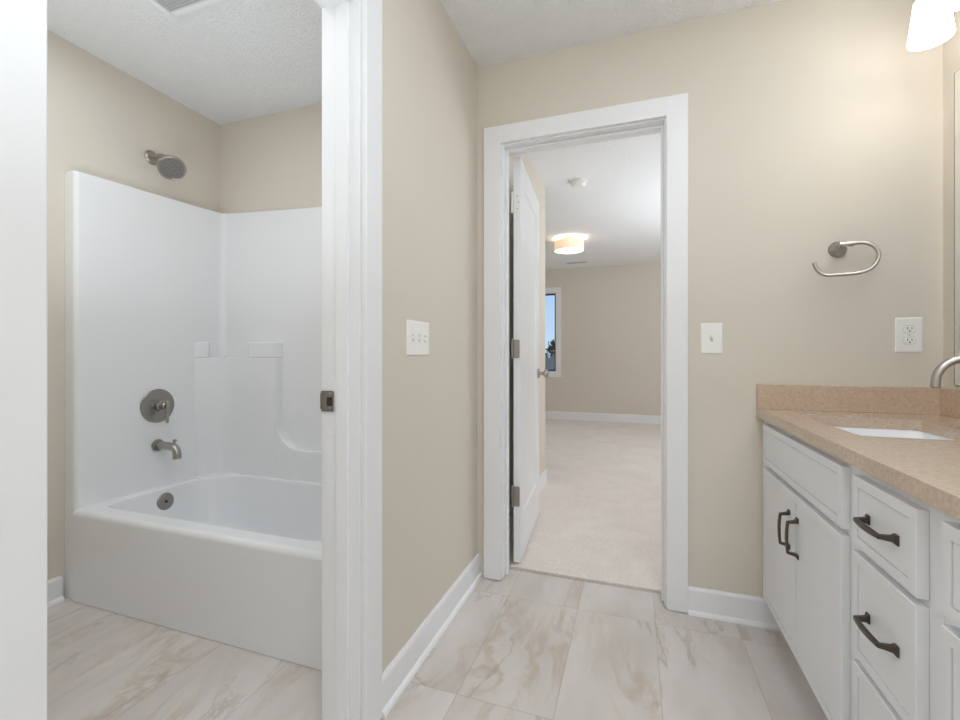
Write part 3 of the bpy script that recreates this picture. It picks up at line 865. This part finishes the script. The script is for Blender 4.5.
def pull(bm, P, L_=.102):
    """arched bar pull. P(a,n,s): a along, n out, s sideways"""
    for sg in (-1, 1):
        # flared foot
        st = [(0, .0066, .0098), (.003, .0066, .0098), (.007, .0044, .0058), (.020, .0036, .0044), (.0275, .0036, .0042)]
        rings = []
        for n_, wa, ws in st:
            off = sg * (L_ / 2) + sg * (.0035 if n_ < .006 else 0) + sg * -.006 * (n_ / .0275)
            rings.append([bm.verts.new(P(off + a * wa, n_, s * ws)) for a, s in ((-1, -1), (1, -1), (1, 1), (-1, 1))])
        for a, b in zip(rings, rings[1:]):
            for k in range(4): bm.faces.new([a[k], a[(k + 1) % 4], b[(k + 1) % 4], b[k]])
        bm.faces.new(rings[0]); bm.faces.new(rings[-1])
    rings = []
    for t in [-1 + 2 * k / 12 for k in range(13)]:
        a = t * (L_ / 2 - .0025); n_ = .0255 + .0035 * (1 - t * t); ws = .0042 + .0020 * (1 - t * t)
        rings.append([bm.verts.new(P(a, n_ + dn, s)) for dn, s in ((-.0034, -ws), (.0034, -ws * .7), (.0034, ws * .7), (-.0034, ws))])
    for a, b in zip(rings, rings[1:]):
        for k in range(4): bm.faces.new([a[k], a[(k + 1) % 4], b[(k + 1) % 4], b[k]])
    bm.faces.new(rings[0]); bm.faces.new(rings[-1])
    return bm


def front(name, parent, y0, y1, z0, z1, stile=.022):
    bm = BM(); panel_leaf(bm, lambda u, v_, n: (XC + n, y0 + u, z0 + v_), y1 - y0, z1 - z0, XF - XC - .0005, (stile,) * 4, rec=.002, groove=.008, bev=.0014)
    return obj(name, bm, M_cab, parent, smooth=.3)


def hpull(parent, yc, zc, n0=0.002):
    bm = BM(); pull(bm, lambda a, n, s: (XC + n0 - n, yc + a, zc + s)); obj('pull', bm, M_pull, parent, smooth=.5)


def vpull(parent, yc, zc, n0=0.002):
    bm = BM(); pull(bm, lambda a, n, s: (XC + n0 - n, yc + s, zc + a)); obj('pull', bm, M_pull, parent, smooth=.5)


def carcass(parent, y0, y1):
    bm = BM()
    box(bm, (XF, y0, CB), (XF + .019, y1, CTZ), .001)           # face frame sheet
    box(bm, (XF + .019, y0, CB), (XR - .003, y0 + .016, CTZ)); box(bm, (XF + .019, y1 - .016, CB), (XR - .003, y1, CTZ))
    box(bm, (XF + .019, y0 + .016, CB), (XR - .003, y1 - .016, CB + .016))
    box(bm, (XR - .012, y0 + .016, CB + .016), (XR - .003, y1 - .016, CTZ - .10))
    obj('cabinet_body', bm, M_cab, parent, smooth=.3)
    bm = BM(); box(bm, (XF + .075, y0, 0), (XF + .09, y1, CB)); obj('toe_kick', bm, M_cab, parent, smooth=0)


def sink_base(y0, y1, label, flip=False):
    t = thing('sink_cabinet', label, 'cabinet', (XF + .2, (y0 + y1) / 2, 0))
    carcass(t, y0, y1)
    a, b = y0 + (.008 if not flip else .03), y1 - (.074 if not flip else .029)
    front('false_front', t, a, b, .654, .800)
    m = (a + b) / 2
    d1 = front('door', t, m + .0015, b, .146, .637); d2 = front('door', t, a, m - .0015, .146, .637)
    vpull(d1, m + .037, .513); vpull(d2, m - .037, .513)
    return t


c1, c2, c3, c4 = 2.022, 1.262, .935, .20
sink_base(c1 - (c1 - c2), c1, 'white two-door sink cabinet against the back wall, under the sink')
t = thing('drawer_cabinet', 'narrow white three-drawer cabinet in the middle of the vanity', 'cabinet', (XF + .2, (c2 + c3) / 2, 0))
carcass(t, c3, c2)
for z0, z1 in ((.643, .796), (.400, .629), (.146, .386)):
    d = front('drawer', t, c3 + .039, c2 - .052, z0, z1); hpull(d, 1.089, (z0 + z1) / 2)
sink_base(c4, c3 - .0, 'white two-door cabinet at the vanity end nearest the viewer, beyond the drawers', True)

# countertop with sink cut-outs
SKY0, SKY1, SKX0, SKX1 = 1.425, 1.828, .552, .864
CZ0, CZ1 = .8185, .851
ct = thing('countertop', 'tan speckled quartz vanity countertop with matching backsplash', 'countertop', (.73, 1.1, CZ1))


def slab_with_hole(bm, x0, x1, y0, y1, hx0, hx1, hy0, hy1, r, z0, z1):
    hole = rrect(hx0, hx1, hy0, hy1, (r,) * 4, 6)
    # outer loop with matching count: project along the rectangle
    cx_, cy_ = (hx0 + hx1) / 2, (hy0 + hy1) / 2
    out = []
    N_ = 7
    corners = [(x0, y0), (x1, y0), (x1, y1), (x0, y1)]
    for ci in range(4):
        c = corners[ci]
        for k in range(N_): out.append(c)
    def mk(loop, z): return [bm.verts.new((x, y, z)) for x, y in loop]
    h1, h0 = mk(hole, z1), mk(hole, z0)
    oc1 = [bm.verts.new((x, y, z1)) for x, y in corners]; oc0 = [bm.verts.new((x, y, z0)) for x, y in corners]
    n = len(hole)
    for H_, O_ in ((h1, oc1), (h0, oc0)):
        for ci in range(4):
            for k in range(N_ - 1):
                bm.faces.new([O_[ci], H_[ci * N_ + k], H_[ci * N_ + k + 1]])
            i = ci * N_ + N_ - 1; j = (i + 1) % n
            bm.faces.new([O_[ci], H_[i], H_[j], O_[(ci + 1) % 4]])
    for k in range(n): bm.faces.new([h0[k], h0[(k + 1) % n], h1[(k + 1) % n], h1[k]])
    for k in range(4): bm.faces.new([oc0[k], oc0[(k + 1) % 4], oc1[(k + 1) % 4], oc1[k]])
    return bm


bm = BM()
slab_with_hole(bm, .453, XR - .001, 1.11, YB - .001, SKX0, SKX1, SKY0, SKY1, .028, CZ0, CZ1)
box(bm, (.453, .18, CZ0), (XR - .001, 1.11, CZ1))
sl = obj('slab', bm, M_quartz, ct, smooth=.3)
bm = BM(); box(bm, (.453, YB - .021, CZ1), (XR - .001, YB - .001, .947), .0012); obj('backsplash', bm, M_quartz, ct, smooth=.3)
bm = BM(); box(bm, (XR - .021, .18, CZ1), (XR - .001, YB - .0212, .947), .0012); obj('side_splash', bm, M_quartz, ct, smooth=.3)

# undermount sink
sk = thing('sink', 'white rectangular undermount sink set into the tan countertop', 'sink', ((SKX0 + SKX1) / 2, (SKY0 + SKY1) / 2, CZ0))
bm = BM(); loops = []
o_ = .006
seq = [(.022, CZ0 - .001), (.022, CZ0 - .014), (o_ + .004, CZ0 - .014)]
addl = lambda d, z, r: loops.append([bm.verts.new((x, y, z)) for x, y in rrect(SKX0 - d, SKX1 + d, SKY0 - d, SKY1 + d, (r,) * 4, 6)])
addl(.012, CZ0 - .13, .04); addl(.022, CZ0 - .012, .05); addl(.022, CZ0 - .001, .05); addl(.004, CZ0 - .001, .034)
addl(.001, CZ0 - .006, .034); addl(-.006, CZ0 - .07, .045); addl(-.02, CZ0 - .115, .055); addl(-.05, CZ0 - .128, .06); addl(-.12, CZ0 - .132, .02)
for a, b in zip(loops, loops[1:]):
    for k in range(len(a)): bm.faces.new([a[k], a[(k + 1) % len(a)], b[(k + 1) % len(a)], b[k]])
bm.faces.new(loops[-1]); bm.faces.new(list(reversed(loops[0])))
obj('basin', bm, M_porc, sk, smooth=.8)
bm = BM(); lathe(bm, [(.026, 0), (.026, .003), (.018, .004), (0, .002)], ((SKX0 + SKX1) / 2, (SKY0 + SKY1) / 2, CZ0 - .1318), (0, 0, 1), 24); obj('drain', bm, M_nick, sk)

# faucet
fx, fy = .940, 1.622
v = thing('faucet', 'brushed nickel arched faucet behind the sink', 'faucet', (fx, fy, CZ1))
bm = BM(); lathe(bm, [(.028, 0), (.028, .005), (.024, .010), (.0185, .014), (.0175, .06)], (fx, fy, CZ1), (0, 0, 1), 28); obj('base', bm, M_nick, v)
rr = .067; cx_, cz_ = .873, .985
pts = [(fx, fy, CZ1 + .05), (fx, fy, .93)] + [(cx_ + rr * math.cos(a), fy, cz_ + rr * math.sin(a)) for a in [PI * k / 16 for k in range(17)]] + [(cx_ - rr - .001, fy, .970)]
bm = BM(); tube(bm, pts, [.0108] * len(pts), 22); obj('spout', bm, M_nick, v)
bm = BM(); lathe(bm, [(.0088, 0), (.0088, .0012), (0, .0012)], (cx_ - rr - .001, fy, .9698), (0, 0, -1), 18); obj('aerator', bm, M_dark, v)
bm = BM(); tube(bm, [(fx, fy - .012, .905), (fx, fy - .045, .912), (fx, fy - .09, .935)], [.010, .007, .0065], 14); obj('lever', bm, M_nick, v)

# mirror
v = thing('mirror', 'large frameless mirror on the right wall above the vanity', 'mirror', (XR, 1.1, .958))
bm = BM(); box(bm, (XR - .006, .26, .958), (XR - .0005, 1.957, 2.014)); obj('glass_edge', bm, mat('mirror_edge', (.16, .19, .18, 1), .2), v, smooth=0)
bm = BM(); box(bm, (XR - .0068, .262, .960), (XR - .0062, 1.952, 2.012)); obj('silvered_face', bm, M_mirror, v, smooth=0)

# vanity light bar
v = thing('vanity_light', 'nickel vanity light bar with lit frosted glass shades above the mirror', 'wall light', (XR, 1.62, 2.235))
bm = BM(); box(bm, (XR - .03, 1.30, 2.222), (XR - .0005, 1.935, 2.264), .006); obj('wall_bar', bm, M_nick, v)
for k, y in enumerate((1.80, 1.62, 1.44)):
    sxx = .882
    bm = BM(); tube(bm, smooth_path([(XR - .028, y, 2.235), (XR - .09, y, 2.240), (sxx + .01, y, 2.236), (sxx, y, 2.215)], 5), .008, 12); ar = obj('arm', bm, M_nick, v)
    bm = BM(); lathe(bm, [(.012, 0), (.030, -.006), (.034, -.030), (.030, -.034)], (sxx, y, 2.215), (0, 0, 1), 26); obj('fitter', bm, M_nick, ar)
    bm = BM(); lathe(bm, [(.034, 2.190), (.040, 2.184), (.0545, 2.060), (.0525, 2.056), (.0505, 2.062), (.037, 2.178), (.030, 2.184)], (sxx, y, 0), (0, 0, 1), 40, cap=False); obj('glass_shade', bm, M_shade, v, smooth=.8)
    bm = BM(); lathe(bm, [(.012, 2.184), (.014, 2.160), (.024, 2.130), (.027, 2.112), (.022, 2.092), (0, 2.084)], (sxx, y, 0), (0, 0, 1), 20); obj('light_bulb', bm, glow('lit_bulb', (1, .95, .86, 1), 2.5), v)
    l = bpy.data.lights.new('vanity_bulb_light', 'POINT'); l.energy = LP['vanity']; l.shadow_soft_size = .03; l.color = (1, .94, .86)
    lo = bpy.data.objects.new('vanity_bulb_light', l); C.objects.link(lo); lo.location = (sxx, y, 2.05); 

# ------------------------------------------------------------------ bedroom ceiling items
v = thing('ceiling_lamp', 'lit fabric drum lamp flush on the bedroom ceiling', 'ceiling lamp', (-.74, 5.36, CE))
lx, ly = -.74, 5.36
bm = BM(); lathe(bm, [(.075, 0), (.075, -.02), (.07, -.03), (0, -.03)], (lx, ly, CE), (0, 0, 1), 32); obj('canopy', bm, M_nick, v)
bm = BM(); lathe(bm, [(.172, -.035), (.172, -.150), (.169, -.150), (.169, -.035)], (lx, ly, CE), (0, 0, 1), 48, cap=False); obj('drum_shade', bm, M_drum, v)
bm = BM(); lathe(bm, [(0, -.152), (.155, -.150), (.165, -.143), (.165, -.137), (0, -.140)], (lx, ly, CE), (0, 0, 1), 48); obj('diffuser', bm, M_diff, v)
l = bpy.data.lights.new('bedroom_lamp_light', 'POINT'); l.energy = LP['bed']; l.shadow_soft_size = .08; l.color = (1, .86, .68)
lo = bpy.data.objects.new('bedroom_lamp_light', l); C.objects.link(lo); lo.location = (lx, ly, CE - .075)
v = thing('smoke_detector', 'round white smoke detector on the bedroom ceiling near the doorway', 'smoke detector', (-.425, 3.62, CE))
bm = BM(); lathe(bm, [(.066, 0), (.066, -.012), (.060, -.016)], (-.425, 3.62, CE), (0, 0, 1), 36); obj('base', bm, M_plate, v)
bm = BM(); lathe(bm, [(.057, -.014), (.057, -.030), (.046, -.042), (0, -.046)], (-.425, 3.62, CE), (0, 0, 1), 36); cv = obj('cover', bm, M_plate, v)
bm = BM(); lathe(bm, [(.010, 0), (.010, -.004), (0, -.005)], (-.405, 3.60, CE - .0435), (0, 0, 1), 16); obj('test_button', bm, M_grille, cv)
v = thing('air_vent', 'white slotted air vent in the bedroom ceiling near the far wall', 'vent', (-.83, 6.82, CE))
bm = BM()
for lo, hi in (((-.99, 6.76), (-.67, 6.78)), ((-.99, 6.86), (-.67, 6.88)), ((-.99, 6.78), (-.97, 6.86)), ((-.69, 6.78), (-.67, 6.86))):
    box(bm, (lo[0], lo[1], CE - .004), (hi[0], hi[1], CE))
obj('frame', bm, M_trim, v, smooth=0)
bm = BM(); box(bm, (-.97, 6.78, CE - .002), (-.69, 6.86, CE)); obj('duct_shadow', bm, M_dark, v, smooth=0).name = 'duct_shade'  # dark plate painted as the shade inside the vent
for k in range(3):
    bm = BM(); y = 6.795 + k * .025; box(bm, (-.97, y, CE - .0042), (-.69, y + .004, CE - .0026)); obj('slat', bm, M_trim, v, smooth=0)
